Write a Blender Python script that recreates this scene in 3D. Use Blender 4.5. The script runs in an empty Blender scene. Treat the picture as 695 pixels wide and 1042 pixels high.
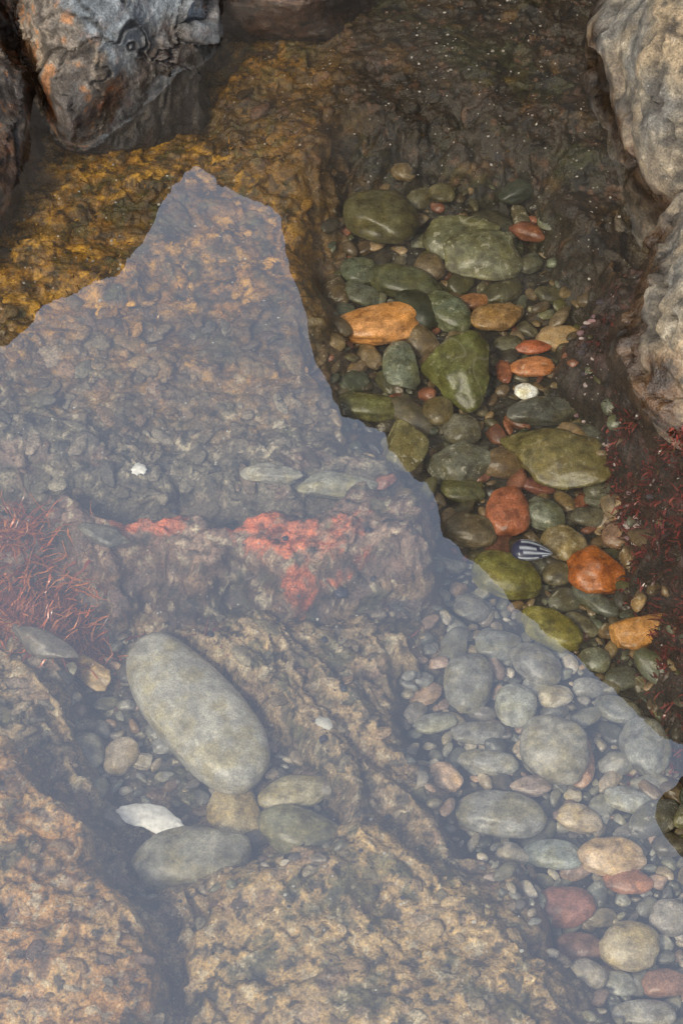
import bpy, bmesh, math, random, time
import numpy as np
from mathutils import Vector
T0=time.time()
random.seed(7); RNG=np.random.RandomState(11)
scene=bpy.context.scene
# ------------------------------------------------------------------ camera geometry
CAMZ=2.0; PITCH=math.radians(50); HALF=math.radians(14); F=521/math.tan(HALF)
cp,sp=math.cos(PITCH),math.sin(PITCH)
def ray(u,v):
    a=(u-347.5)/F; b=(521-v)/F
    return a, cp+sp*b, -sp+cp*b
def W(u,v,z=0.0):
    dx,dy,dz=ray(u,v); k=(z-CAMZ)/dz
    return dx*k, dy*k
def UV(x,y,z):
    zz=z-CAMZ; d=y*cp-zz*sp; up=y*sp+zz*cp
    return 347.5+F*x/d, 521-F*up/d
# ------------------------------------------------------------------ noise
P=RNG.permutation(256); P=np.concatenate([P,P,P]).astype(np.int64)
G=RNG.normal(size=(256,3)); G/=np.linalg.norm(G,axis=1)[:,None]
J=RNG.rand(256,3)
def perlin(x,y,z=0.0):
    x=np.asarray(x,float); y=np.asarray(y,float); z=np.zeros_like(x)+z
    xi=np.floor(x).astype(np.int64); yi=np.floor(y).astype(np.int64); zi=np.floor(z).astype(np.int64)
    xf,yf,zf=x-xi,y-yi,z-zi
    f=lambda t:t*t*t*(t*(t*6-15)+10)
    wx,wy,wz=f(xf),f(yf),f(zf); out=0
    for i in (0,1):
        for j in (0,1):
            for k in (0,1):
                h=P[P[P[(xi+i)&255]+((yi+j)&255)]+((zi+k)&255)]
                g=G[h]
                d=g[...,0]*(xf-i)+g[...,1]*(yf-j)+g[...,2]*(zf-k)
                out=out+d*(wx if i else 1-wx)*(wy if j else 1-wy)*(wz if k else 1-wz)
    return out*1.5
def fbm(x,y,z=0.0,o=4,l=2.03,g=0.5):
    s=0;a=1;n=0
    for i in range(o):
        s=s+a*perlin(x,y,z+i*7.3 if np.isscalar(z) else z); n+=a
        x=x*l+3.1;y=y*l+1.7
        if not np.isscalar(z): z=z*l+5.3
        a*=g
    return s/n
def ridged(x,y,z=0.0,o=4):
    s=0;a=1;n=0
    for i in range(o):
        s=s+a*(1-2*np.abs(perlin(x,y,z+i*4.1 if np.isscalar(z) else z))); n+=a
        x=x*2.1+1.3;y=y*2.1+4.7
        if not np.isscalar(z): z=z*2.1
        a*=.5
    return s/n
def worley(x,y,z=None):
    x=np.asarray(x,float); three=z is not None
    if z is None: z=np.zeros_like(x)
    xi=np.floor(x).astype(np.int64); yi=np.floor(y).astype(np.int64); zi=np.floor(z).astype(np.int64)
    f1=np.full(x.shape,9.0); f2=np.full(x.shape,9.0); cid=np.zeros(x.shape,np.int64)
    for i in (-1,0,1):
        for j in (-1,0,1):
            for k in ((-1,0,1) if three else (0,)):
                h=P[P[P[(xi+i)&255]+((yi+j)&255)]+((zi+k)&255)]
                q=J[h]
                d=(xi+i+q[...,0]-x)**2+(yi+j+q[...,1]-y)**2
                if three: d=d+(zi+k+q[...,2]-z)**2
                d=np.sqrt(d); n=d<f1
                f2=np.where(n,f1,np.minimum(f2,d)); cid=np.where(n,h,cid); f1=np.where(n,d,f1)
    return f1,f2,cid
def ss(a,b,x):
    t=np.clip((x-a)/(b-a),0,1); return t*t*(3-2*t)
def sd_poly(u,v,poly):
    d=np.full(u.shape,1e9); ins=np.zeros(u.shape,bool); n=len(poly)
    for i in range(n):
        ax,ay=poly[i]; bx,by=poly[(i+1)%n]
        ex,ey=bx-ax,by-ay; wx,wy=u-ax,v-ay
        t=np.clip((wx*ex+wy*ey)/(ex*ex+ey*ey),0,1)
        d=np.minimum(d,(wx-ex*t)**2+(wy-ey*t)**2)
        if ay!=by:
            c=((ay>v)!=(by>v))&(u<(bx-ax)*(v-ay)/(by-ay)+ax); ins^=c
    return np.where(ins,1,-1)*np.sqrt(d)
# ------------------------------------------------------------------ mesh helpers
def make(name,V,Fa,C=None,mat=None,smooth=True,parent=None):
    V=np.asarray(V,np.float32); Fa=np.asarray(Fa,np.int32); k=Fa.shape[1]
    me=bpy.data.meshes.new(name); me.vertices.add(len(V)); me.vertices.foreach_set('co',V.ravel())
    me.loops.add(Fa.size); me.loops.foreach_set('vertex_index',Fa.ravel())
    me.polygons.add(len(Fa)); me.polygons.foreach_set('loop_start',np.arange(0,Fa.size,k,dtype=np.int32))
    me.polygons.foreach_set('loop_total',np.full(len(Fa),k,np.int32))
    me.polygons.foreach_set('use_smooth',np.full(len(Fa),smooth,bool))
    me.update(calc_edges=True)
    if C is not None:
        a=me.color_attributes.new('Col','FLOAT_COLOR','POINT')
        C=np.asarray(C,np.float32)
        if C.shape[1]==3: C=np.concatenate([C,np.zeros((len(C),1),np.float32)],1)
        a.data.foreach_set('color',np.clip(C,0.004,1).ravel())
    ob=bpy.data.objects.new(name,me); scene.collection.objects.link(ob)
    if mat: me.materials.append(mat)
    if parent: ob.parent=parent
    return ob
ICO={}
def ico(n):
    if n not in ICO:
        bm=bmesh.new(); bmesh.ops.create_icosphere(bm,subdivisions=n,radius=1)
        v=np.array([x.co[:] for x in bm.verts]); v/=np.linalg.norm(v,axis=1)[:,None]
        f=np.array([[q.index for q in p.verts] for p in bm.faces]); bm.free(); ICO[n]=(v,f)
    return ICO[n]
def gridfaces(nx,ny):
    i=np.arange(nx*ny).reshape(ny,nx)
    return np.stack([i[:-1,:-1],i[:-1,1:],i[1:,1:],i[1:,:-1]],-1).reshape(-1,4)
# ------------------------------------------------------------------ materials
def nodes(name):
    m=bpy.data.materials.new(name); m.use_nodes=True; nt=m.node_tree
    b=nt.nodes['Principled BSDF']; return m,nt,b
def N(nt,t,**kw):
    n=nt.nodes.new(t)
    for k,v in kw.items(): setattr(n,k,v)
    return n
def L(nt,a,b): nt.links.new(a,b)
def math_(nt,op,a,b=None,c=None,clamp=False):
    n=N(nt,'ShaderNodeMath',operation=op,use_clamp=clamp)
    for i,x in enumerate((a,b,c)):
        if x is None: continue
        if isinstance(x,(int,float)): n.inputs[i].default_value=x
        else: L(nt,x,n.inputs[i])
    return n.outputs[0]
def mix(nt,f,a,b,mode='MIX'):
    n=N(nt,'ShaderNodeMix',data_type='RGBA',blend_type=mode)
    ins=[n.inputs[0],n.inputs[6],n.inputs[7]]
    for s,x in zip(ins,(f,a,b)):
        if isinstance(x,(int,float)): s.default_value=x
        elif isinstance(x,tuple): s.default_value=(*x,1) if len(x)==3 else x
        else: L(nt,x,s)
    return n.outputs[2]
def noise(nt,pos,scale,detail=6,rough=.6,dist=0):
    n=N(nt,'ShaderNodeTexNoise'); n.inputs['Scale'].default_value=scale; n.inputs['Detail'].default_value=detail
    n.inputs['Roughness'].default_value=rough; n.inputs['Distortion'].default_value=dist; L(nt,pos,n.inputs['Vector']); return n.outputs['Fac']
def ramp(nt,x,a,b,lo=0,hi=1):
    n=N(nt,'ShaderNodeMapRange'); n.inputs[1].default_value=a;n.inputs[2].default_value=b
    n.inputs[3].default_value=lo;n.inputs[4].default_value=hi; L(nt,x,n.inputs[0]); return n.outputs[0]
def voro(nt,pos,scale,feat='F1',rnd=1):
    n=N(nt,'ShaderNodeTexVoronoi',feature=feat); n.inputs['Scale'].default_value=scale; n.inputs['Randomness'].default_value=rnd; L(nt,pos,n.inputs['Vector']); return n
def rockmat(name,rough=.6,speck=.5,wetline=False,bump=.6,kind='bed'):
    m,nt,b=nodes(name)
    g=N(nt,'ShaderNodeNewGeometry').outputs['Position']
    at=N(nt,'ShaderNodeAttribute',attribute_name='Col')
    col=at.outputs['Color']
    cob=kind=='cobble'
    n1=noise(nt,g,60 if not cob else 85,3,.65); n2=noise(nt,g,300 if not cob else 420,3,.75)
    lo1,hi1,lo2,hi2=(.5,1.5,.35,1.7) if kind=='bed' else ((.72,1.3,.55,1.5) if cob else (.6,1.4,.4,1.65))
    k=math_(nt,'MULTIPLY',ramp(nt,n1,.3,.7,lo1,hi1),ramp(nt,n2,.3,.7,lo2,hi2))
    vm=N(nt,'ShaderNodeVectorMath',operation='SCALE'); L(nt,col,vm.inputs[0]); L(nt,k,vm.inputs['Scale'])
    c=vm.outputs[0]
    if cob:
        alg=ramp(nt,noise(nt,g,28,3,.6),.45,.60,0,.65)
        c=mix(nt,alg,c,mix(nt,1.0,c,(.85,.74,.36),'MULTIPLY'))
        w=noise(nt,g,9,1,.5,.4)
        line=ramp(nt,math_(nt,'ABSOLUTE',math_(nt,'SUBTRACT',w,.5)),0.0,.006,.5,0)
        blot=ramp(nt,n1,.60,.66,0,.8)
        vv=math_(nt,'MULTIPLY',math_(nt,'MAXIMUM',line,blot),at.outputs['Alpha'])
        c=mix(nt,math_(nt,'MULTIPLY',vv,.85),c,(.54,.50,.38))
    if speck>0:
        v=voro(nt,g,170)
        sel=ramp(nt,v.outputs['Color'],.80,.81,0,1)
        s1=math_(nt,'MULTIPLY',ramp(nt,math_(nt,'ADD',v.outputs['Distance'],ramp(nt,n2,.3,.7,-.12,.12)),.18,.28,1,0),sel)
        c=mix(nt,math_(nt,'MULTIPLY',math_(nt,'MULTIPLY',s1,speck),ramp(nt,n1,.42,.55,0,1)),c,(.5,.46,.40))
    if wetline:
        z=N(nt,'ShaderNodeSeparateXYZ'); L(nt,g,z.inputs[0])
        zz=math_(nt,'ADD',z.outputs[2],ramp(nt,noise(nt,g,10,3,.6),.3,.7,-.05,.05))
        wet=ramp(nt,zz,.01,.065,1,0)
        if kind=='boulder': c=mix(nt,math_(nt,'MULTIPLY',wet,.9),c,mix(nt,1.0,c,(.26,.15,.08),'MULTIPLY'))
        L(nt,ramp(nt,wet,0,1,rough,.22),b.inputs['Roughness'])
    else: b.inputs['Roughness'].default_value=rough
    L(nt,c,b.inputs['Base Color'])
    b.inputs['Specular IOR Level'].default_value=.5
    h=math_(nt,'ADD',math_(nt,'MULTIPLY',n1,.45 if not cob else .12),math_(nt,'MULTIPLY',n2,.35 if not cob else .10))
    bp=N(nt,'ShaderNodeBump'); bp.inputs['Strength'].default_value=bump; bp.inputs['Distance'].default_value=.012; L(nt,h,bp.inputs['Height'])
    L(nt,bp.outputs[0],b.inputs['Normal'])
    return m
M_bed=rockmat('pool_bed_rock',.5,.7,True,.6)
M_boulder=rockmat('shore_rock',.85,.3,True,.6,'boulder')
M_cliff=rockmat('cliff_rock',.95,.0,False,.5,'boulder')
M_cobble=rockmat('cobble_stone',.24,.12,False,.4,'cobble')
def simple(name,rough=.5,varamt=.3,spec=.4):
    m,nt,b=nodes(name); g=N(nt,'ShaderNodeNewGeometry').outputs['Position']; at=N(nt,'ShaderNodeAttribute',attribute_name='Col')
    vm=N(nt,'ShaderNodeVectorMath',operation='SCALE'); L(nt,at.outputs['Color'],vm.inputs[0]); L(nt,ramp(nt,noise(nt,g,150,3,.6),.3,.7,1-varamt,1+varamt),vm.inputs['Scale'])
    L(nt,vm.outputs[0],b.inputs['Base Color']); b.inputs['Roughness'].default_value=rough; b.inputs['Specular IOR Level'].default_value=spec; return m
M_weed=simple('seaweed',.25,.4,.5); M_shell=simple('shell_nacre',.4,.25)
mw=bpy.data.materials.new('tide_pool_water'); mw.use_nodes=True; nt=mw.node_tree; nt.nodes.clear()
out=N(nt,'ShaderNodeOutputMaterial'); tr=N(nt,'ShaderNodeBsdfTransparent'); gl=N(nt,'ShaderNodeBsdfGlossy'); mx=N(nt,'ShaderNodeMixShader')
tr.inputs[0].default_value=(.97,.97,.93,1); gl.inputs['Roughness'].default_value=0.0
lw=N(nt,'ShaderNodeLayerWeight'); lw.inputs[0].default_value=.5
fac=math_(nt,'ADD',math_(nt,'MULTIPLY',math_(nt,'POWER',lw.outputs['Facing'],4),.5),.355)
g=N(nt,'ShaderNodeNewGeometry').outputs['Position']
bp=N(nt,'ShaderNodeBump'); bp.inputs['Strength'].default_value=.02; bp.inputs['Distance'].default_value=.01
L(nt,noise(nt,g,14,1,.5),bp.inputs['Height']); L(nt,bp.outputs[0],gl.inputs['Normal'])
L(nt,fac,mx.inputs[0]); L(nt,tr.outputs[0],mx.inputs[1]); L(nt,gl.outputs[0],mx.inputs[2]); L(nt,mx.outputs[0],out.inputs[0])
# ------------------------------------------------------------------ terrain
CHAN=[(350,195),(420,182),(530,195),(562,260),(600,370),(650,450),(670,560),(695,650),(760,760),(800,1200),(650,1200),(600,1010),(540,930),(470,850),(425,790),(415,700),(450,620),(440,520),(400,480),(350,440),(338,330),(332,250)]
TROU=[(60,655),(130,640),(270,720),(330,800),(360,870),(250,905),(150,925),(110,850),(80,760)]
ZONES=[
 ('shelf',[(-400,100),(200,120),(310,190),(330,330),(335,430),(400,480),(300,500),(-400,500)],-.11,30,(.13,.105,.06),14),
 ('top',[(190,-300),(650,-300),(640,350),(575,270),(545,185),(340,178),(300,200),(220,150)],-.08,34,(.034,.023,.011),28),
 ('lower',[(-400,600),(440,600),(450,640),(410,720),(430,800),(480,860),(560,940),(620,1300),(-400,1300)],-.135,24,(.17,.12,.06),14),
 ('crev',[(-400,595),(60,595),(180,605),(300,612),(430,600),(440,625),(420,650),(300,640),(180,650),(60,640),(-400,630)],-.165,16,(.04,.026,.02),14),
 ('ridge',[(-400,520),(60,500),(200,517),(330,497),(430,500),(452,545),(432,565),(300,572),(180,565),(60,555),(-400,565)],-.055,20,(.20,.125,.08),18),
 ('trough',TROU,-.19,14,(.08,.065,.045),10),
 ('botc',[(235,895),(300,872),(400,850),(470,880),(560,970),(600,1300),(170,1300),(190,960)],-.10,20,(.40,.26,.09),22),
 ('botl',[(-400,700),(30,768),(85,805),(120,880),(150,940),(165,1300),(-400,1300)],-.05,18,(.42,.215,.05),20),
 ('chan',CHAN,-.20,26,(.03,.026,.015),22),
 ('rbank',[(600,250),(624,370),(664,440),(682,540),(698,620),(714,700),(750,800),(1100,900),(1100,250)],-.01,22,(.028,.015,.012),24),
]
def terrain(x,y):
    x=np.asarray(x,float); y=np.asarray(y,float)
    w1=fbm(x*9,y*9,2.2,4); w2=fbm(x*9,y*9,8.8,4)
    z=np.full(x.shape,-.15); C=np.zeros(x.shape+(3,))+np.array((.10,.075,.045)); M={}
    for n,poly,zz,w,col,wp in ZONES:
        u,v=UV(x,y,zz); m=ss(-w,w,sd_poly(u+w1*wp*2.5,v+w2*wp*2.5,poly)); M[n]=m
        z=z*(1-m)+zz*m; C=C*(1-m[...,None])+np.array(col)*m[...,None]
    u,v=UV(x,y,-.1)
    z=z+M['shelf']*(1-M['top'])*ss(300,-50,u)*.05
    loc=1-M['chan']*.75-M['trough']*.5
    z=z+loc*(.034*fbm(x*6,y*6,1.1,6)+.007*ridged(x*15+w1,y*15,3.3,5)-.002)
    f1,f2,cid=worley(x*9+w1*1.6,y*12+w2*1.6)
    h1,h2,hid=worley(x*26+w1*2.5,y*32+w2*2.5)
    blk=(P[cid&255]/255.-.5); blk2=(P[hid&255]/255.-.5)
    z=z+loc*(blk*.020*ss(0,.22,f2-f1)+blk2*.005*ss(0,.2,h2-h1))*(1-.4*M['botc'])
    s=(x*.76+y*.65)+.022*w1+.01*w2; a=(x*.65-y*.76)
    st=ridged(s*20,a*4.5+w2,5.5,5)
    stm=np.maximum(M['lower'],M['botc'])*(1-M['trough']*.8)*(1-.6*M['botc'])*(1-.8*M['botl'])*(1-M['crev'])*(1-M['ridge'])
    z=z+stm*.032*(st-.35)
    hs=ridged(x*5+w1*.8,y*26,6.5,4)
    z=z+(M['shelf']*.25+M['ridge']*.5+M['botl']*.4)*.012*(hs-.3)*(1-M['chan'])
    z=z+.004*fbm(x*80,y*80,4.4,3,g=.65)*(1-.5*M['chan'])
    o=np.maximum.reduce([ss(-.72,-1.05,x),ss(.62,1.1,x),ss(.72,.35,y),ss(3.0,3.35,y)])
    z=z*(1-o)+o*(.10+.10*fbm(x*1.3,y*1.3,3.,5)+.03*ridged(x*6,y*6,1.,4))
    far=ss(4,30,np.hypot(x,y)); z=z*(1-.8*far)
    n1=fbm(x*12,y*12,z*14,6,g=.6); n2=fbm(x*40+7,y*40,z*45,5,g=.6); n3=fbm(x*6+3,y*6,z*8,4); n4=fbm(x*26+11,y*26,z*30,5,g=.65)
    def bl(m,c):
        nonlocal C
        m=np.clip(m,0,1)[...,None]; C=C*(1-m)+np.array(c)*m
    bl(M['shelf']*ss(200,320,v+40*n1)*.7,(.14,.115,.07))
    bl(M['shelf']*ss(.04,.22,-n4)*.75,(.05,.04,.022)); bl(M['shelf']*ss(200,300,v)*ss(.10,.28,n2)*.6,(.28,.24,.17))
    ochre=ss(380,270,u+60*n1)*ss(480,300,v+60*n1)
    bl(ochre*(.6+.8*ss(-.15,.15,n1)),(.26,.12,.012))
    bl(ochre*ss(.02,.2,n4)*.9,(.50,.26,.025))
    bl(ochre*ss(.03,.2,n2)*.85,(.025,.016,.006)); bl(ochre*ss(.03,.22,-n3)*.75,(.045,.028,.008))
    bl(ochre*ss(.05,.2,-n4)*.6,(.07,.065,.015))
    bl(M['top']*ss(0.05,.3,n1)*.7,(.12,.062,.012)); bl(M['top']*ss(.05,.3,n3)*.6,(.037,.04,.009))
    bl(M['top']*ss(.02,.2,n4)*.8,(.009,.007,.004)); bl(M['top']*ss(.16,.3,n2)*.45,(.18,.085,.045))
    bl(M['lower']*ss(.0,.3,n1)*.7,(.34,.23,.10)); bl(M['lower']*ss(.03,.25,-n1)*.75,(.055,.05,.024))
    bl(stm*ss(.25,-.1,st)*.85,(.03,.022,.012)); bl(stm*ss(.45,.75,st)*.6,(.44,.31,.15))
    bl(M['botc']*ss(.05,.3,n4)*.6,(.56,.39,.17)); bl(M['botc']*ss(.03,.22,-n1)*.8,(.10,.085,.026))
    bl(M['botl']*ss(0,.3,n1)*.7,(.54,.34,.12)); bl(M['botl']*ss(.03,.22,-n4)*.85,(.10,.05,.015))
    bl(M['ridge']*ss(.05,.3,n4)*.6,(.07,.045,.03)); bl(M['ridge']*ss(.02,.25,n1)*.6,(.32,.20,.12))
    low=np.maximum.reduce([M['lower'],M['botl'],M['botc'],M['ridge'],M['shelf']*ss(200,300,v)*(1-ochre)])*(1-M['chan'])
    n5=fbm(x*55,y*55+5,z*60,4,g=.6); n6=fbm(x*17+5,y*17,z*20,5,g=.6)
    bl(low*ss(.19,.26,n5)*.65,(.54,.46,.30)); bl(low*ss(.10,.20,-n5)*.85,(.022,.02,.013))
    bl(low*ss(.24,.30,n6)*.4,(.42,.30,.20)); bl(low*ss(.14,.28,-n6)*.7,(.08,.078,.026))
    ur,vr=UV(x,y,-.055)
    for (cu,cv,ru,rv) in ((312,543,52,19),(150,522,38,14),(250,530,20,9),(305,575,18,7)):
        q=((ur-cu)/ru)**2+((vr-cv)/rv)**2+n1*2.0+n2*2.6
        bl(ss(1.4,.4,q)*(.62+1.2*n5),(.62,.15,.045))
    pk=ss(.2,.4,fbm(x*20,y*20,z*22+3,4)); bl(pk*.4*(1-M['chan'])*(1-M['top']*.6)*(1-M['botl'])*(1-ochre*.7),(.22,.12,.085))
    bl(M['rbank']*ss(0,.25,n2)*.7,(.10,.03,.02)); bl(M['rbank']*ss(.15,.3,n4)*.6,(.18,.11,.09))
    bl(o,(.27,.23,.19)); bl(o*ss(0,.3,n1)*.6,(.17,.14,.11))
    return z,C
def axis(a,b,step,lo,hi):
    core=np.arange(a,b,step); n=60
    t=(np.linspace(0,1,n+1)[1:])
    left=a-(a-lo)*(t**3.2)-step*np.arange(1,n+1); right=b+(hi-b)*(t**3.2)+step*np.arange(1,n+1)
    return np.concatenate([left[::-1],core,right])
xs=axis(-.66,.66,.0022,-60,60); ys=axis(.86,3.02,.0026,-60,60)
X,Y=np.meshgrid(xs,ys)
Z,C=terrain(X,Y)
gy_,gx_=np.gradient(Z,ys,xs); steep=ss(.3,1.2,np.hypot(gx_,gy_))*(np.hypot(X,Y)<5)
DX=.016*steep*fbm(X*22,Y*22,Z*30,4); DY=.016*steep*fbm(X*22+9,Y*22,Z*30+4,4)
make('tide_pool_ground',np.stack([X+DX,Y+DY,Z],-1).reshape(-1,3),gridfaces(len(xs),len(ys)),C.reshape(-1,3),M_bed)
def IJ(x,y): return min(max(np.searchsorted(xs,x)-1,0),len(xs)-2),min(max(np.searchsorted(ys,y)-1,0),len(ys)-2)
def H(x,y):
    i,j=IJ(x,y); return float(Z[j:j+2,i:i+2].mean())
print('terrain',time.time()-T0)
make('pool_water',[(-1.3,.3,0),(1.3,.3,0),(1.3,3.35,0),(-1.3,3.35,0)],[[0,1,2,3]],None,mw,False)
# ------------------------------------------------------------------ stones
def stone(n,planes,p,rs,dlo,dhi,amp=.05,sq=2.0):
    d,f=ico(n); r=(np.abs(d)**sq).sum(1) if sq!=2 else np.ones(len(d))
    r=r**(p/sq)
    for i in range(planes):
        nn=rs.normal(size=3); nn/=np.linalg.norm(nn); dd=rs.uniform(dlo,dhi)
        c=np.maximum(d@nn,1e-3)/dd; r=r+c**p
    r=r**(-1./p)
    o=rs.rand(3)*50
    r=r*(1+amp*fbm(d[:,0]*1.3+o[0],d[:,1]*1.3+o[1],d[:,2]*1.3+o[2],2))
    v=d*r[:,None]; v/=np.abs(v).max(0); return v,f
def place(u,v,a,b,ang,n,rs,lift=.55,ch=.62,planes=7,p=9,dlo=.78,dhi=1.05,amp=.10,sq=2.0,tilt=.12):
    V,f=stone(n,planes,p,rs,dlo,dhi,amp,sq)
    z=-.17
    for _ in range(4):
        x,y=W(u,v,z); dep=y*cp+(CAMZ-z)*sp; s=dep/F; c=ch*min(a,b)*s
        z=H(x,y)+lift*c
    e=math.asin((CAMZ-z)/math.sqrt((CAMZ-z)**2+y*y)); th=math.radians(ang)
    co,si=math.cos(th),math.sin(th)
    lx=V[:,0]*a*s; ly=V[:,1]*b*s*(.86 if abs(si)<.5 else .95)
    gx=lx*co+ly*si; gy=(-lx*si+ly*co)/math.sin(e)
    tx,ty=rs.uniform(-tilt,tilt,2)
    gz=V[:,2]*c+gx*tx+gy*ty
    return np.stack([x+gx,y+gy,z+gz],1),f
GR=(.115,.125,.08);DG=(.06,.068,.04);OL=(.095,.09,.03);BR=(.16,.105,.05)
big=[
(388,222,40,31,10,(.10,.088,.035),0,0),(470,243,42,24,8,(.12,.118,.055),.7,1),(492,262,42,28,4,(.15,.15,.08),.8,1),(388,329,46,22,-6,(.70,.33,.11),0,0),(413,288,38,18,12,(.08,.085,.035),0,0),
(366,276,21,15,0,(.105,.12,.07),.3,0),(455,318,27,18,22,(.125,.145,.09),.6,0),(505,323,28,15,-8,(.32,.19,.075),0,0),(410,376,21,29,-10,(.17,.19,.13),.7,1),
(468,378,40,38,10,(.10,.105,.022),.4,1),(541,353,20,9,0,(.36,.10,.04),0,0),(541,374,23,11,-3,(.48,.18,.06),.6,0),(513,378,9,14,0,(.26,.09,.045),0,0),
(536,399,13,9,0,(.92,.89,.82),0,0),(376,414,33,17,5,(.12,.12,.035),.3,0),(552,419,38,15,-5,(.09,.09,.07),.2,0),(568,468,62,34,14,(.145,.12,.035),.3,1),
(413,456,24,29,10,(.18,.155,.055),1,1),(462,472,38,24,-5,(.14,.14,.10),1,1),(446,418,18,17,0,(.13,.10,.04),.2,0),(470,438,20,17,10,(.14,.13,.09),.3,0),
(516,521,24,28,-15,(.36,.11,.045),.2,0),(553,524,23,18,20,(.14,.15,.10),.4,0),(476,539,30,18,8,(.11,.08,.035),.3,0),(514,584,38,25,14,(.15,.14,.02),.2,0),
(575,556,26,21,30,(.28,.22,.12),.8,0),(607,582,32,27,20,(.40,.115,.012),.2,1),(562,640,34,20,28,(.17,.15,.02),.2,0),(655,633,33,19,-8,(.48,.23,.06),.5,1),
(606,671,16,14,0,(.14,.15,.11),.3,0),(600,444,28,13,30,(.12,.12,.085),0,0),(628,546,17,15,0,(.24,.14,.085),.3,0),(482,307,18,9,-5,(.30,.14,.06),0,0),(437,272,17,15,0,(.14,.10,.05),0,0),
(566,584,18,13,0,(.12,.10,.05),.3,0),(605,610,28,11,35,(.08,.085,.06),0,0),(633,690,18,14,0,(.08,.085,.06),.2,0),(610,495,18,15,0,(.10,.10,.065),.2,0),(600,525,22,12,0,(.12,.11,.07),0,0),
(545,495,20,9,10,(.17,.06,.04),0,0),(470,500,24,14,0,(.10,.10,.035),.2,0),(650,668,9,12,0,(.32,.17,.09),0,0),(368,300,20,12,15,(.11,.12,.085),0,0),(590,635,20,10,30,(.13,.115,.06),0,0),
(556,445,17,9,0,(.10,.10,.07),0,0),(515,350,16,10,0,(.11,.10,.05),0,0),(560,300,18,10,0,(.09,.08,.04),0,0),(448,215,14,10,0,(.10,.085,.04),0,0),(500,225,22,12,10,(.06,.055,.03),0,0),
(507,655,25,18,0,(.20,.20,.17),.2,0),(476,693,25,36,18,(.22,.21,.17),.2,0),(545,676,29,21,20,(.22,.21,.18),.3,0),(524,718,22,24,0,(.36,.36,.30),.7,0),(443,736,23,12,-8,(.26,.26,.22),.1,0),
(562,763,38,37,15,(.28,.26,.20),.5,0),(453,791,19,17,10,(.64,.44,.28),0,0),(510,829,49,25,6,(.24,.23,.19),.5,0),(565,709,19,14,-10,(.46,.41,.31),.2,0),(590,776,15,30,5,(.44,.26,.16),.2,0),
(590,834,24,18,10,(.50,.40,.26),0,0),(563,871,34,18,8,(.27,.29,.25),.1,0),(625,874,38,24,5,(.56,.40,.24),.4,1),(575,923,35,23,-4,(.27,.12,.08),.1,0),(591,966,25,20,10,(.23,.13,.085),0,0),
(641,963,33,28,8,(.40,.33,.20),.4,0),(638,898,27,14,0,(.36,.16,.07),0,0),(682,934,22,20,0,(.28,.25,.20),.1,0),(622,1001,28,15,5,(.25,.24,.19),.6,0),(676,1002,24,18,0,(.32,.17,.10),.1,0),
(657,760,25,34,-15,(.22,.22,.19),.1,0),(497,776,32,14,8,(.25,.24,.20),.1,0),(488,746,30,13,-5,(.22,.21,.18),.3,0),(628,722,26,16,15,(.20,.20,.17),0,0),(655,1032,34,17,5,(.32,.30,.25),0,0),
(480,618,21,16,0,(.16,.15,.12),0,0),(540,800,22,12,0,(.32,.24,.18),.1,0),(640,815,26,16,12,(.30,.30,.26),.2,0),(598,700,18,11,0,(.24,.23,.19),0,0),(545,700,16,10,0,(.3,.29,.24),.2,0),(680,860,18,14,0,(.10,.085,.05),.2,0),
(201,725,93,45,46,(.38,.36,.29),.15,0),(195,873,62,37,-8,(.25,.235,.175),.1,0),(240,828,30,30,35,(.42,.33,.16),.3,1),(306,848,46,29,12,(.19,.18,.10),.3,0),(298,806,38,20,-8,(.32,.28,.16),.5,0),
(90,765,18,24,-20,(.16,.15,.11),.2,0),(112,830,20,12,20,(.14,.13,.1),0,0),(330,800,20,14,10,(.15,.13,.09),.2,0),(345,490,42,15,-4,(.28,.27,.20),.6,1),(275,482,34,11,5,(.32,.30,.23),.6,1),(45,655,40,16,20,(.13,.11,.08),.2,1),
(105,540,28,14,10,(.13,.12,.09),.2,1),(95,685,24,16,30,(.42,.28,.10),.2,1)]
rs=np.random.RandomState(5)
occ=[]
for (u,v,a,b,ang,c,vn,an) in big:
    if a>90: kw=dict(planes=4,p=10,dlo=.99,dhi=1.12,amp=.03,sq=2.6,tilt=.05,ch=.7,lift=.8)
    elif (u,v)==(240,828): kw=dict(planes=6,p=14,dlo=.75,dhi=1.,amp=.08,ch=.5,lift=.35)
    elif an: kw=dict(planes=14,p=30,dlo=.60,dhi=.92,amp=.12,ch=.66,lift=.95 if a>20 else .75)
    else: kw=dict(planes=6,p=9,dlo=.80,dhi=1.08,amp=.12,sq=2.2,ch=.64,lift=1.0 if a>20 else .75)
    V,f=place(u,v,a,b,ang,5,rs,**kw)
    nz=fbm(V[:,0]*30,V[:,1]*30,V[:,2]*30,3)
    V=V+(V-V.mean(0))*(nz*(.025 if a>90 else .05)*(2.2 if an else 1))[:,None]
    col=np.array(c)[None,:]*(1+.45*nz[:,None])
    n6=fbm(V[:,0]*55+9,V[:,1]*55,V[:,2]*55,5,g=.65)
    m=ss(.08,.22,n6)[:,None]*(.65 if a<90 else .3); col=col*(1-m)+col*np.array([.36,.32,.24])*m
    m=ss(.12,.24,-n6)[:,None]*.55; col=col*(1-m)+(col*1.5+.03)*m
    make('cobble',V,f,np.concatenate([col,np.full((len(V),1),vn)],1),M_cobble)
    occ.append((u,v,(a*b)**.5*.86))
def inside(u,v,poly): return sd_poly(np.array([float(u)]),np.array([float(v)]),poly)[0]
Vs=[];Fs=[];Cs=[];off=0
O=[list(o) for o in occ]
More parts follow.
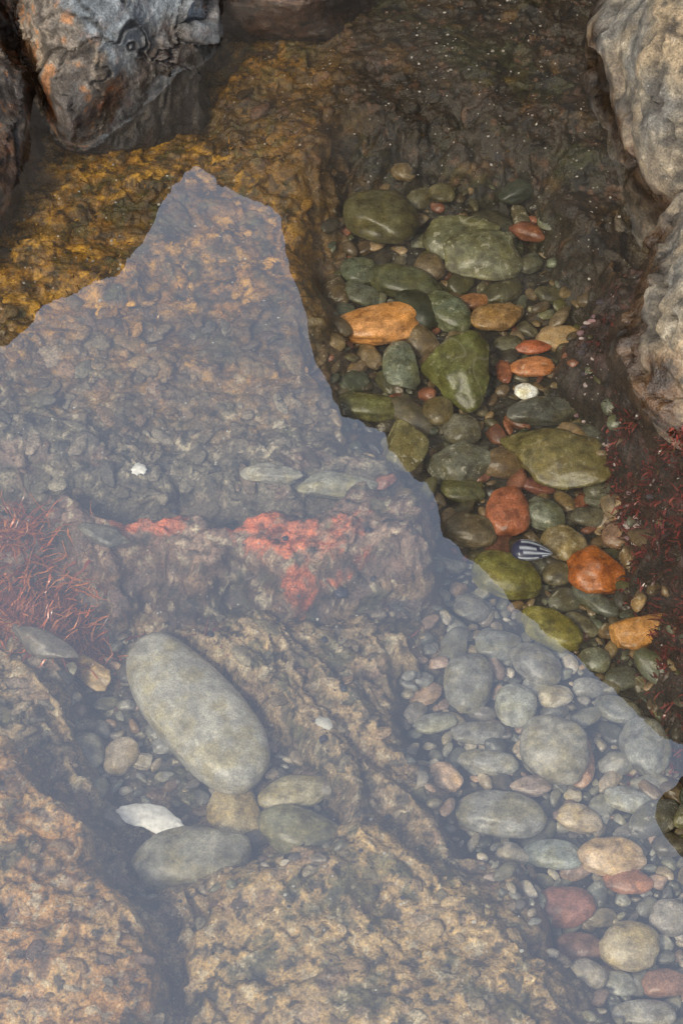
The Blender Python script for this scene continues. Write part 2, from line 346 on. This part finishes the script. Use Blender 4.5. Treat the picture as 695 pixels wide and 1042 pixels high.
pal_c=[GR,DG,OL,BR,(.10,.085,.05),(.12,.105,.055),(.20,.145,.08),(.14,.14,.095),(.22,.085,.045),(.05,.042,.025),(.28,.19,.10),(.17,.12,.06)]
pal_v=[(.24,.23,.19),(.19,.185,.15),(.32,.26,.18),(.40,.35,.27),(.13,.13,.10),(.29,.20,.14),(.22,.21,.16),(.16,.14,.11)]
for r0,r1,att in ((14,22,260),(9,14,1000),(6,9,2600),(3.2,6,5000)):
    for _ in range(att):
        r=rs.uniform(r0,r1)
        if rs.rand()<.93: u,v,pl,mar=rs.uniform(335,720),rs.uniform(190,1060),CHAN,(4 if r0>8 else -8)
        else: u,v,pl,mar=rs.uniform(60,360),rs.uniform(650,920),TROU,2
        if inside(u,v,pl)<mar: continue
        A=np.array(O)
        if (np.hypot(A[:,0]-u,(A[:,1]-v)*1.15)<(A[:,2]+r)*.70).any(): continue
        O.append([u,v,r])
        ang_=rs.rand()<.45
        V,f=place(u,v,r*rs.uniform(1.0,1.45),r*rs.uniform(.65,.95),rs.uniform(-60,60),4 if r>8 else 3,rs,lift=.2+.5*rs.rand(),ch=rs.uniform(.6,.9),planes=10 if ang_ else 6,p=18 if ang_ else 9,dlo=.62 if ang_ else .8,dhi=1.0,amp=.18,tilt=.3)
        pal=pal_c if (v<450+(u-347)*.95) else pal_v
        c=np.array(pal[rs.randint(len(pal))])*rs.uniform(.55,1.25)
        n6=fbm(V[:,0]*60,V[:,1]*60,V[:,2]*60,3)[:,None]
        cc=c[None,:]*(1+.9*n6)
        Vs.append(V);Fs.append(f+off);off+=len(V)
        Cs.append(np.concatenate([cc,np.full((len(V),1),rs.choice([0,0,.3,.8]))],1))
make('pebbles',np.concatenate(Vs),np.concatenate(Fs),np.concatenate(Cs),M_cobble)
print('pebbles',len(Vs),time.time()-T0)
Vs=[];Fs=[];Cs=[];off=0
for i in range(900):
    q=rs.rand()
    if q<.4: u,v=rs.uniform(-20,400),rs.uniform(300,505)
    elif q<.93: u,v=rs.uniform(0,580),rs.uniform(600,1050)
    else: u,v=rs.uniform(230,640),rs.uniform(20,260)
    if inside(u,v,CHAN)>-5: continue
    r=3+9*rs.rand()**3.4
    V,f=place(u,v,r*rs.uniform(1,1.6),r*rs.uniform(.6,1),rs.uniform(-60,60),3,rs,lift=.05,ch=rs.uniform(.35,.7),planes=9,p=26,dlo=.55,dhi=.95,amp=.15,tilt=.35)
    ii,jj=IJ(V[:,0].mean(),V[:,1].mean()); b_=C[jj,ii]
    c=(b_*.7+np.array([(.12,.10,.07),(.20,.17,.11),(.30,.26,.19),(.06,.055,.04),(.18,.10,.06)][rs.randint(5)])*.4)*rs.uniform(.6,1.2)
    if v<330: c=b_*rs.uniform(.7,1.6)
    Vs.append(V);Fs.append(f+off);off+=len(V);Cs.append(np.tile(c,(len(V),1)))
make('rock_fragments',np.concatenate(Vs),np.concatenate(Fs),np.concatenate(Cs),M_bed)
# ------------------------------------------------------------------ emergent boulders
def boulder(name,cen,semi,n,seed,colf,planes=12,dlo=.68,dhi=1.0,p=16,rot=0,amp=.12,rough=1.0,mat=None):
    rs=np.random.RandomState(seed)
    V,f=stone(n,planes,p,rs,dlo,dhi,amp)
    c,s=math.cos(rot),math.sin(rot)
    V=V*np.array(semi); V=np.stack([V[:,0]*c-V[:,1]*s,V[:,0]*s+V[:,1]*c,V[:,2]],1)+np.array(cen)
    D=V-np.array(cen); D/=np.linalg.norm(D,axis=1)[:,None]
    x,y,z=V.T
    w=fbm(x*5,y*5,z*5,4)
    a=x*.8+y*.35-z*.5; b=-x*.3+y*.9+z*.3; c2=x*.5+z*.85
    f1,f2,cid=worley(a*6+w*1.0+seed,b*4+w*1.0,c2*10+w)
    g1,g2,gid=worley(a*15+w*1.6,b*10-w*1.6,c2*26+seed+w)
    dsp=.026*fbm(x*5+seed,y*5,z*5,6,g=.5)+(P[cid&255]/255.-.5)*.034*ss(0,.10,f2-f1)-.016*ss(.04,0,f2-f1)+.008*(P[gid&255]/255.-.5)*ss(0,.10,g2-g1)
    dsp+=.003*ridged(x*26,y*26+seed,z*26,4)+.003*fbm(x*110,y*110,z*110,3)
    V=V+D*(dsp*rough)[:,None]
    C=colf(x,y,z,f2-f1,g2-g1)
    return make(name,V,f,C,mat or M_boulder)
def lerp(a,b,t): return a*(1-t[:,None])+np.array(b)*t[:,None]
def col_right(x,y,z,e,e2):
    C=np.tile((.135,.112,.078),(len(x),1)); n=fbm(x*8,y*8,z*8,5,g=.6); n2=fbm(x*30,y*30,z*30,4,g=.6)
    C=lerp(C,(.09,.087,.078),ss(0,.22,n)*.85); C=lerp(C,(.215,.16,.095),ss(.03,.22,-n)*.7)
    C=lerp(C,(.03,.027,.022),ss(.05,.2,n2)*.8); C=lerp(C,(.02,.016,.013),ss(.05,0,e)*.8); C=lerp(C,(.04,.03,.022),ss(.04,0,e2)*.35)
    C=lerp(C,(.27,.235,.175),ss(.2,.30,-n2)*.6)
    return C
def col_left(x,y,z,e,e2):
    C=np.tile((.125,.105,.085),(len(x),1)); n=fbm(x*9,y*9,z*9+4,5,g=.6); n2=fbm(x*35,y*35,z*35,4,g=.6)
    C=lerp(C,(.20,.15,.10),ss(0,.22,n)*.8); C=lerp(C,(.055,.05,.047),ss(.03,.22,-n)*.75)
    C=lerp(C,(.035,.027,.02),ss(.06,.2,n2)*.8); C=lerp(C,(.32,.13,.035),ss(.12,.26,-n2)*.6)
    b=ss(1.3,.6,((x+.29)/.12)**2+((y-2.62)/.14)**2+n*2.); C=lerp(C,(.13,.15,.165),b*.85)
    C=lerp(C,(.46,.40,.34),ss(.02,0,np.abs(n2))*ss(.05,.2,n)*.6)
    C=lerp(C,(.02,.016,.013),ss(.06,0,e)*.8)
    return C
def col_dark(x,y,z,e,e2):
    C=np.tile((.09,.055,.03),(len(x),1)); n=fbm(x*9,y*9,z*9+4,4); n2=fbm(x*35,y*35,z*35,4)
    C=lerp(C,(.20,.13,.08),ss(0,.3,n)*.8); C=lerp(C,(.03,.02,.014),ss(.03,.25,-n2)*.8); return C
boulder('shore_boulder',(.79,2.62,.0),(.455,.60,.40),7,3,col_right)
boulder('shore_boulder',(.68,1.99,-.03),(.305,.31,.24),7,8,col_right)
boulder('shore_rock',(-.36,2.74,-.02),(.20,.32,.19),7,12,col_left,12,.68,.98,24)
boulder('shore_rock',(-.66,2.52,-.02),(.21,.38,.26),7,15,col_left,12,.66,.98,24)
boulder('shore_rock',(-.10,2.92,-.05),(.18,.20,.11),6,21,col_dark)
boulder('shore_rock',(.14,3.08,-.04),(.17,.20,.10),6,22,col_dark)
print('boulders',time.time()-T0)
# ------------------------------------------------------------------ cliff beyond the pool
Y0=3.5
sky=[(-900,560),(-420,470),(-150,420),(-40,375),(0,355),(22,338),(45,312),(62,300),(85,292),(120,277),(138,255),(150,236),(158,218),(165,204),(182,188),(200,168),(214,180),(240,195),(262,207),(285,224),(289,245),(295,270),(303,300),(310,318),(315,345),(320,370),(336,398),(350,424),(372,430),(393,440),(397,462),(420,480),(440,500),(444,520),(452,545),(472,565),(490,580),(508,603),(530,622),(550,640),(570,652),(585,668),(602,686),(625,708),(650,733),(675,750),(695,763)]
sx=[];sz=[]
for u,v in sky:
    dx,dy,dz=ray(u,v); yy=-CAMZ/dz*dy; sx.append(Y0*dx/dy); sz.append((Y0-yy)*(-dz/dy))
sx+= [1.09,1.14,1.25,1.5,2.2,3.2,4.5]; sz+=[3.40,3.42,3.75,4.1,3.6,2.6,1.2]
order=np.argsort(sx); sx=np.array(sx)[order]; sz=np.array(sz)[order]
cx=np.concatenate([np.linspace(-4.5,-.9,80)[:-1],np.arange(-.9,1.3,.004),np.linspace(1.3,4.5,80)])
top=np.interp(cx,sx,sz)+.024*fbm(cx*22,cx*0+.3,1.,4)+.010*fbm(cx*110,cx*0+.7,2.,2)
rows=np.linspace(0,1,90); tt=rows[:,None]; TX=np.tile(cx,(90,1)); TZ=-.12+(top[None,:]+.12)*tt
TY=Y0-.45*(1-tt)*np.minimum(1,top[None,:])-ss(1,.9,tt)*.06*(.5+fbm(TX*4,TZ*4,3.,4))
back=np.linspace(0,1,25)[1:,None]
BX=np.tile(cx,(24,1)); BZ=top[None,:]*(1-back**1.3)-.12*back; BY=Y0+back*2.2+.08*fbm(BX*2,BZ*2,9.,3)*back
AX=np.concatenate([TX,BX]);AY=np.concatenate([TY,BY]);AZ=np.concatenate([TZ,BZ])
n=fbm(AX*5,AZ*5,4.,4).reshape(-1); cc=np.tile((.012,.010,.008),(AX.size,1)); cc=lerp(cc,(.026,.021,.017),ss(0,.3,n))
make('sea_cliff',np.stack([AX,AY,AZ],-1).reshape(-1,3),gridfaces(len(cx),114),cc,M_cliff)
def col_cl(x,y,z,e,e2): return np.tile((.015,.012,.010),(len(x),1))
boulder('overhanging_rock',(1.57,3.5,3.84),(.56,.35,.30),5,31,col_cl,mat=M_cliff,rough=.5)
# ------------------------------------------------------------------ seaweed
def weed(name,pts,count,length,width,cols,seed,spread=.03,up=.4):
    r=np.random.RandomState(seed); V=[];Fq=[];C=[]
    for i in range(count):
        bx,by=pts[r.randint(len(pts))]; bx+=r.normal()*spread; by+=r.normal()*spread
        h=H(bx,by)
        d=np.array([r.normal(),r.normal(),up+abs(r.normal())*.4]); d/=np.linalg.norm(d)
        p=np.array([bx,by,h-.002]); l=length*r.uniform(.5,1.3); w=width*r.uniform(.5,1.4)
        c=np.array(cols[r.randint(len(cols))])*r.uniform(.6,1.4); base=len(V)
        for k in range(6):
            sd=np.cross(d,[.3,.2,1]); sd/=np.linalg.norm(sd)+1e-6
            ww=w*(1-k/6.5)*(1+.4*math.sin(k*2.+i)); V+= [p-sd*ww,p+sd*ww]; C+=[c,c]
            if k<5: Fq.append([base+2*k,base+2*k+1,base+2*k+3,base+2*k+2])
            p=p+d*l/5; d=d+r.normal(size=3)*.35-np.array([0,0,.12]); d/=np.linalg.norm(d)
            if h<0: p[2]=min(p[2],max(h+.01,-.004))
    return make(name,V,Fq,np.array(C),M_weed)
def pw(lst,z): return [W(u,v,z) for u,v in lst]
weed('red_seaweed',pw([(10,560),(35,575),(60,590),(80,600),(20,600),(45,615),(0,590),(65,565),(-20,580),(25,545)],-.055),1700,.05,.0017,[(.42,.11,.03),(.22,.06,.03),(.52,.18,.05)],3,.015)
weed('red_seaweed',pw([(635,420),(650,440),(664,470),(676,500),(688,520),(694,560),(690,600),(694,650),(690,690),(697,700),(625,400),(674,460),(692,480),(680,440),(700,520),(700,620),(640,400),(655,450),(665,520),(672,560)],.0),4600,.020,.0026,[(.16,.028,.022),(.05,.02,.014),(.22,.05,.035),(.07,.04,.018)],4,.015,.6)
weed('red_seaweed',pw([(600,300),(612,350),(622,390),(636,430),(650,470),(660,520),(668,570),(676,620),(680,680)],-.06),1300,.016,.0022,[(.13,.03,.022),(.06,.035,.016),(.04,.025,.014)],9,.010,.6)
weed('red_seaweed',pw([(90,590),(110,620),(210,640),(60,660),(440,650),(150,665)],-.12),260,.03,.0012,[(.14,.045,.028),(.09,.05,.025)],6,.02)
weed('brown_algae',pw([(i*45+10,j*30+150) for i in range(7) for j in range(6)],-.1),1100,.014,.002,[(.18,.09,.012),(.06,.038,.012),(.30,.15,.018)],16,.02,.12)
weed('brown_algae',pw([(i*40+240,j*28+40) for i in range(9) for j in range(5)],-.08),1200,.014,.002,[(.045,.026,.01),(.09,.05,.014),(.03,.03,.01)],17,.02,.12)
# ------------------------------------------------------------------ snails, mussel, shells
def snail(u,v,size,col,seed,name='periwinkle_snail'):
    r=np.random.RandomState(seed); nu,nv=46,12
    t=np.linspace(0,1,nu)[:,None]; ph=np.linspace(0,2*np.pi,nv,endpoint=False)[None,:]
    th=t*2*np.pi*2.6; R=.55*np.exp(-1.9*(1-t)); rr=.52*np.exp(-1.7*(1-t))
    cxr=R+rr*np.cos(ph)*.95
    xx=cxr*np.cos(th); yy=cxr*np.sin(th); zz=(1-t)*.85+rr*np.sin(ph)
    V=np.stack([xx,yy,zz],-1).reshape(-1,3)*size; i=np.arange(nu*nv).reshape(nu,nv)
    Fq=np.stack([i[:-1],np.roll(i,-1,1)[:-1],np.roll(i,-1,1)[1:],i[1:]],-1).reshape(-1,4)
    a=r.uniform(0,6.28); V=np.stack([V[:,0]*math.cos(a)-V[:,1]*math.sin(a),V[:,0]*math.sin(a)+V[:,1]*math.cos(a),V[:,2]],1)
    z=-.1
    for _ in range(4):
        x,y=W(u,v,z); z=H(x,y)+size*.3
    make(name,V+np.array([x,y,z]),Fq,np.tile(np.array(col)*r.uniform(.7,1.3),(len(V),1)),M_shell)
for i,(u,v,s) in enumerate([(346,567,.012),(249,770,.008),(330,650,.006),(290,548,.005),(375,540,.006),(305,620,.005),(160,690,.006),(330,755,.007),(178,522,.006),(240,532,.005),(455,385,.007),(497,404,.005),(380,590,.005),(420,560,.006),(70,640,.006),(215,650,.006),(350,700,.006),(410,765,.006),(455,860,.006),(395,830,.005)]):
    snail(u,v,s,(.03,.03,.04),i)
def barnacles(name,lst,z0,count,seed,cols,sp,size):
    r=np.random.RandomState(seed); d,f=ico(3); Vs=[];Fs=[];Cs=[];o=0
    for i in range(count):
        u,v=lst[r.randint(len(lst))]; x,y=W(u+r.normal()*sp,v+r.normal()*sp*1.5,z0); z=H(x,y); s=size*r.uniform(.35,1.3)
        V=d*np.array([s*r.uniform(.6,1.2),s*r.uniform(.5,1),s*.7])*(1+.35*fbm(d[:,0]*2+i,d[:,1]*2,d[:,2]*2,2))[:,None]; V[:,2]=np.where(V[:,2]>s*.45,s*.35,V[:,2]); V+=np.array([x,y,z+s*.1]); Vs.append(V);Fs.append(f+o);o+=len(d)
        Cs.append(np.tile(np.array(cols[r.randint(len(cols))]),(len(d),1)))
    make(name,np.concatenate(Vs),np.concatenate(Fs),np.concatenate(Cs),M_shell)
barnacles('barnacles',[(600,320),(602,350),(607,385),(617,410),(630,435),(642,455),(598,300),(655,480)],-.03,190,2,[(.42,.25,.25),(.25,.15,.16),(.06,.05,.06),(.52,.42,.40)],5,.0055)
barnacles('barnacles',[(i*40+20,j*36+200) for i in range(7) for j in range(8)],-.11,80,5,[(.5,.48,.42),(.35,.33,.28)],22,.002)
barnacles('barnacles',[(470,100),(520,60),(420,60),(560,120),(500,160),(600,200),(450,150),(590,120),(350,100),(440,30),(520,20)],-.08,130,6,[(.6,.55,.5),(.4,.35,.3)],22,.0022)
barnacles('barnacles',[(i*60+200,j*50+640) for i in range(6) for j in range(8)],-.12,90,7,[(.5,.48,.42),(.05,.05,.05),(.05,.04,.06)],26,.0025)
nu,nv=40,28
t=np.linspace(0,1,nu)[:,None]; ph=np.linspace(0,2*np.pi,nv,endpoint=False)[None,:]
wdt=np.sin(np.pi*t**.62)**.7*(.30)+.005
Lx=(t-.5)*2*.5; yy=wdt*np.cos(ph)+.10*t*(1-t)*np.cos(ph*0); zz=wdt*.55*np.sin(ph)
V=np.stack([Lx+0*ph,yy,zz],-1).reshape(-1,3)*.056
i=np.arange(nu*nv).reshape(nu,nv); Fq=np.stack([i[:-1],np.roll(i,-1,1)[:-1],np.roll(i,-1,1)[1:],i[1:]],-1).reshape(-1,4)
stripe=(np.sin(ph*11+t*3)>.45)*(t>.2)+0*t; cc=np.where(stripe.reshape(-1,1)>0,np.array([[.55,.60,.68]]),np.array([[.02,.025,.07]]))
a=math.radians(-8); V=np.stack([V[:,0]*math.cos(a)-V[:,1]*math.sin(a),V[:,0]*math.sin(a)+V[:,1]*math.cos(a),V[:,2]],1)
x,y=W(541,561,-.150); make('mussel_shell',V+np.array([x,y,-.150]),Fq,cc,M_shell)
def shell(u,v,a,b,ang,z,seed,col=(.80,.78,.72),k=1.):
    n=24; gx,gy=np.meshgrid(np.linspace(-1,1,n),np.linspace(-1,1,n))
    X_=gx*np.sqrt(1-gy**2/2); Y_=gy*np.sqrt(1-gx**2/2); Z_=.45*(1-X_**2-Y_**2)+.06*fbm(X_*3+seed,Y_*3,1.,3)
    X_=X_*(1+.18*k*fbm(X_*1.5+seed,Y_*2,4.,3)); Y_=Y_*(1+.25*k*fbm(X_*2+seed,Y_*2,9.,3))-.25*X_**2; th=math.radians(ang); s=.00128
    px=(X_*a*math.cos(th)+Y_*b*math.sin(th))*s; py=(-X_*a*math.sin(th)+Y_*b*math.cos(th))*s/.766
    x,y=W(u,v,z); V=np.stack([px+x,py+y,Z_*b*s+z],-1).reshape(-1,3)
    ob=make('shell_fragment',V,gridfaces(n,n),np.tile(col,(n*n,1)),M_shell); m=ob.modifiers.new('s','SOLIDIFY'); m.thickness=.002
shell(155,832,33,11,14,-.150,1); shell(142,477,8,6,0,-.08,2,k=2); shell(330,735,9,5,20,-.09,3,(.5,.48,.42))
# ------------------------------------------------------------------ world, sun, camera
w=bpy.data.worlds.new('World'); scene.world=w; w.use_nodes=True; nt=w.node_tree; bg=nt.nodes['Background']
st=nt.nodes.new('ShaderNodeTexSky'); st.sky_type='NISHITA'; st.sun_disc=False
EL,RO=math.radians(48),math.radians(215); st.sun_elevation=EL; st.sun_rotation=RO; st.dust_density=3
hs=nt.nodes.new('ShaderNodeHueSaturation'); hs.inputs['Saturation'].default_value=.55; hs.inputs['Value'].default_value=1.85
nt.links.new(st.outputs[0],hs.inputs['Color']); nt.links.new(hs.outputs[0],bg.inputs[0]); bg.inputs[1].default_value=.15
sl=bpy.data.lights.new('sun','SUN'); sl.energy=3.7; sl.angle=math.radians(8); sl.color=(1,.91,.75)
so=bpy.data.objects.new('sun',sl); scene.collection.objects.link(so)
sd=Vector((math.sin(RO)*math.cos(EL),math.cos(RO)*math.cos(EL),math.sin(EL))); so.rotation_euler=sd.to_track_quat('Z','Y').to_euler(); so.location=sd*10
cam=bpy.data.cameras.new('camera'); co=bpy.data.objects.new('camera',cam); scene.collection.objects.link(co)
co.location=(0,0,CAMZ); co.rotation_euler=(math.pi/2-PITCH,0,0); cam.sensor_fit='VERTICAL'; cam.angle_y=2*HALF; cam.clip_end=500
scene.camera=co
scene.view_settings.view_transform='Standard'; scene.view_settings.look='None'; scene.view_settings.exposure=0
print('done',time.time()-T0)
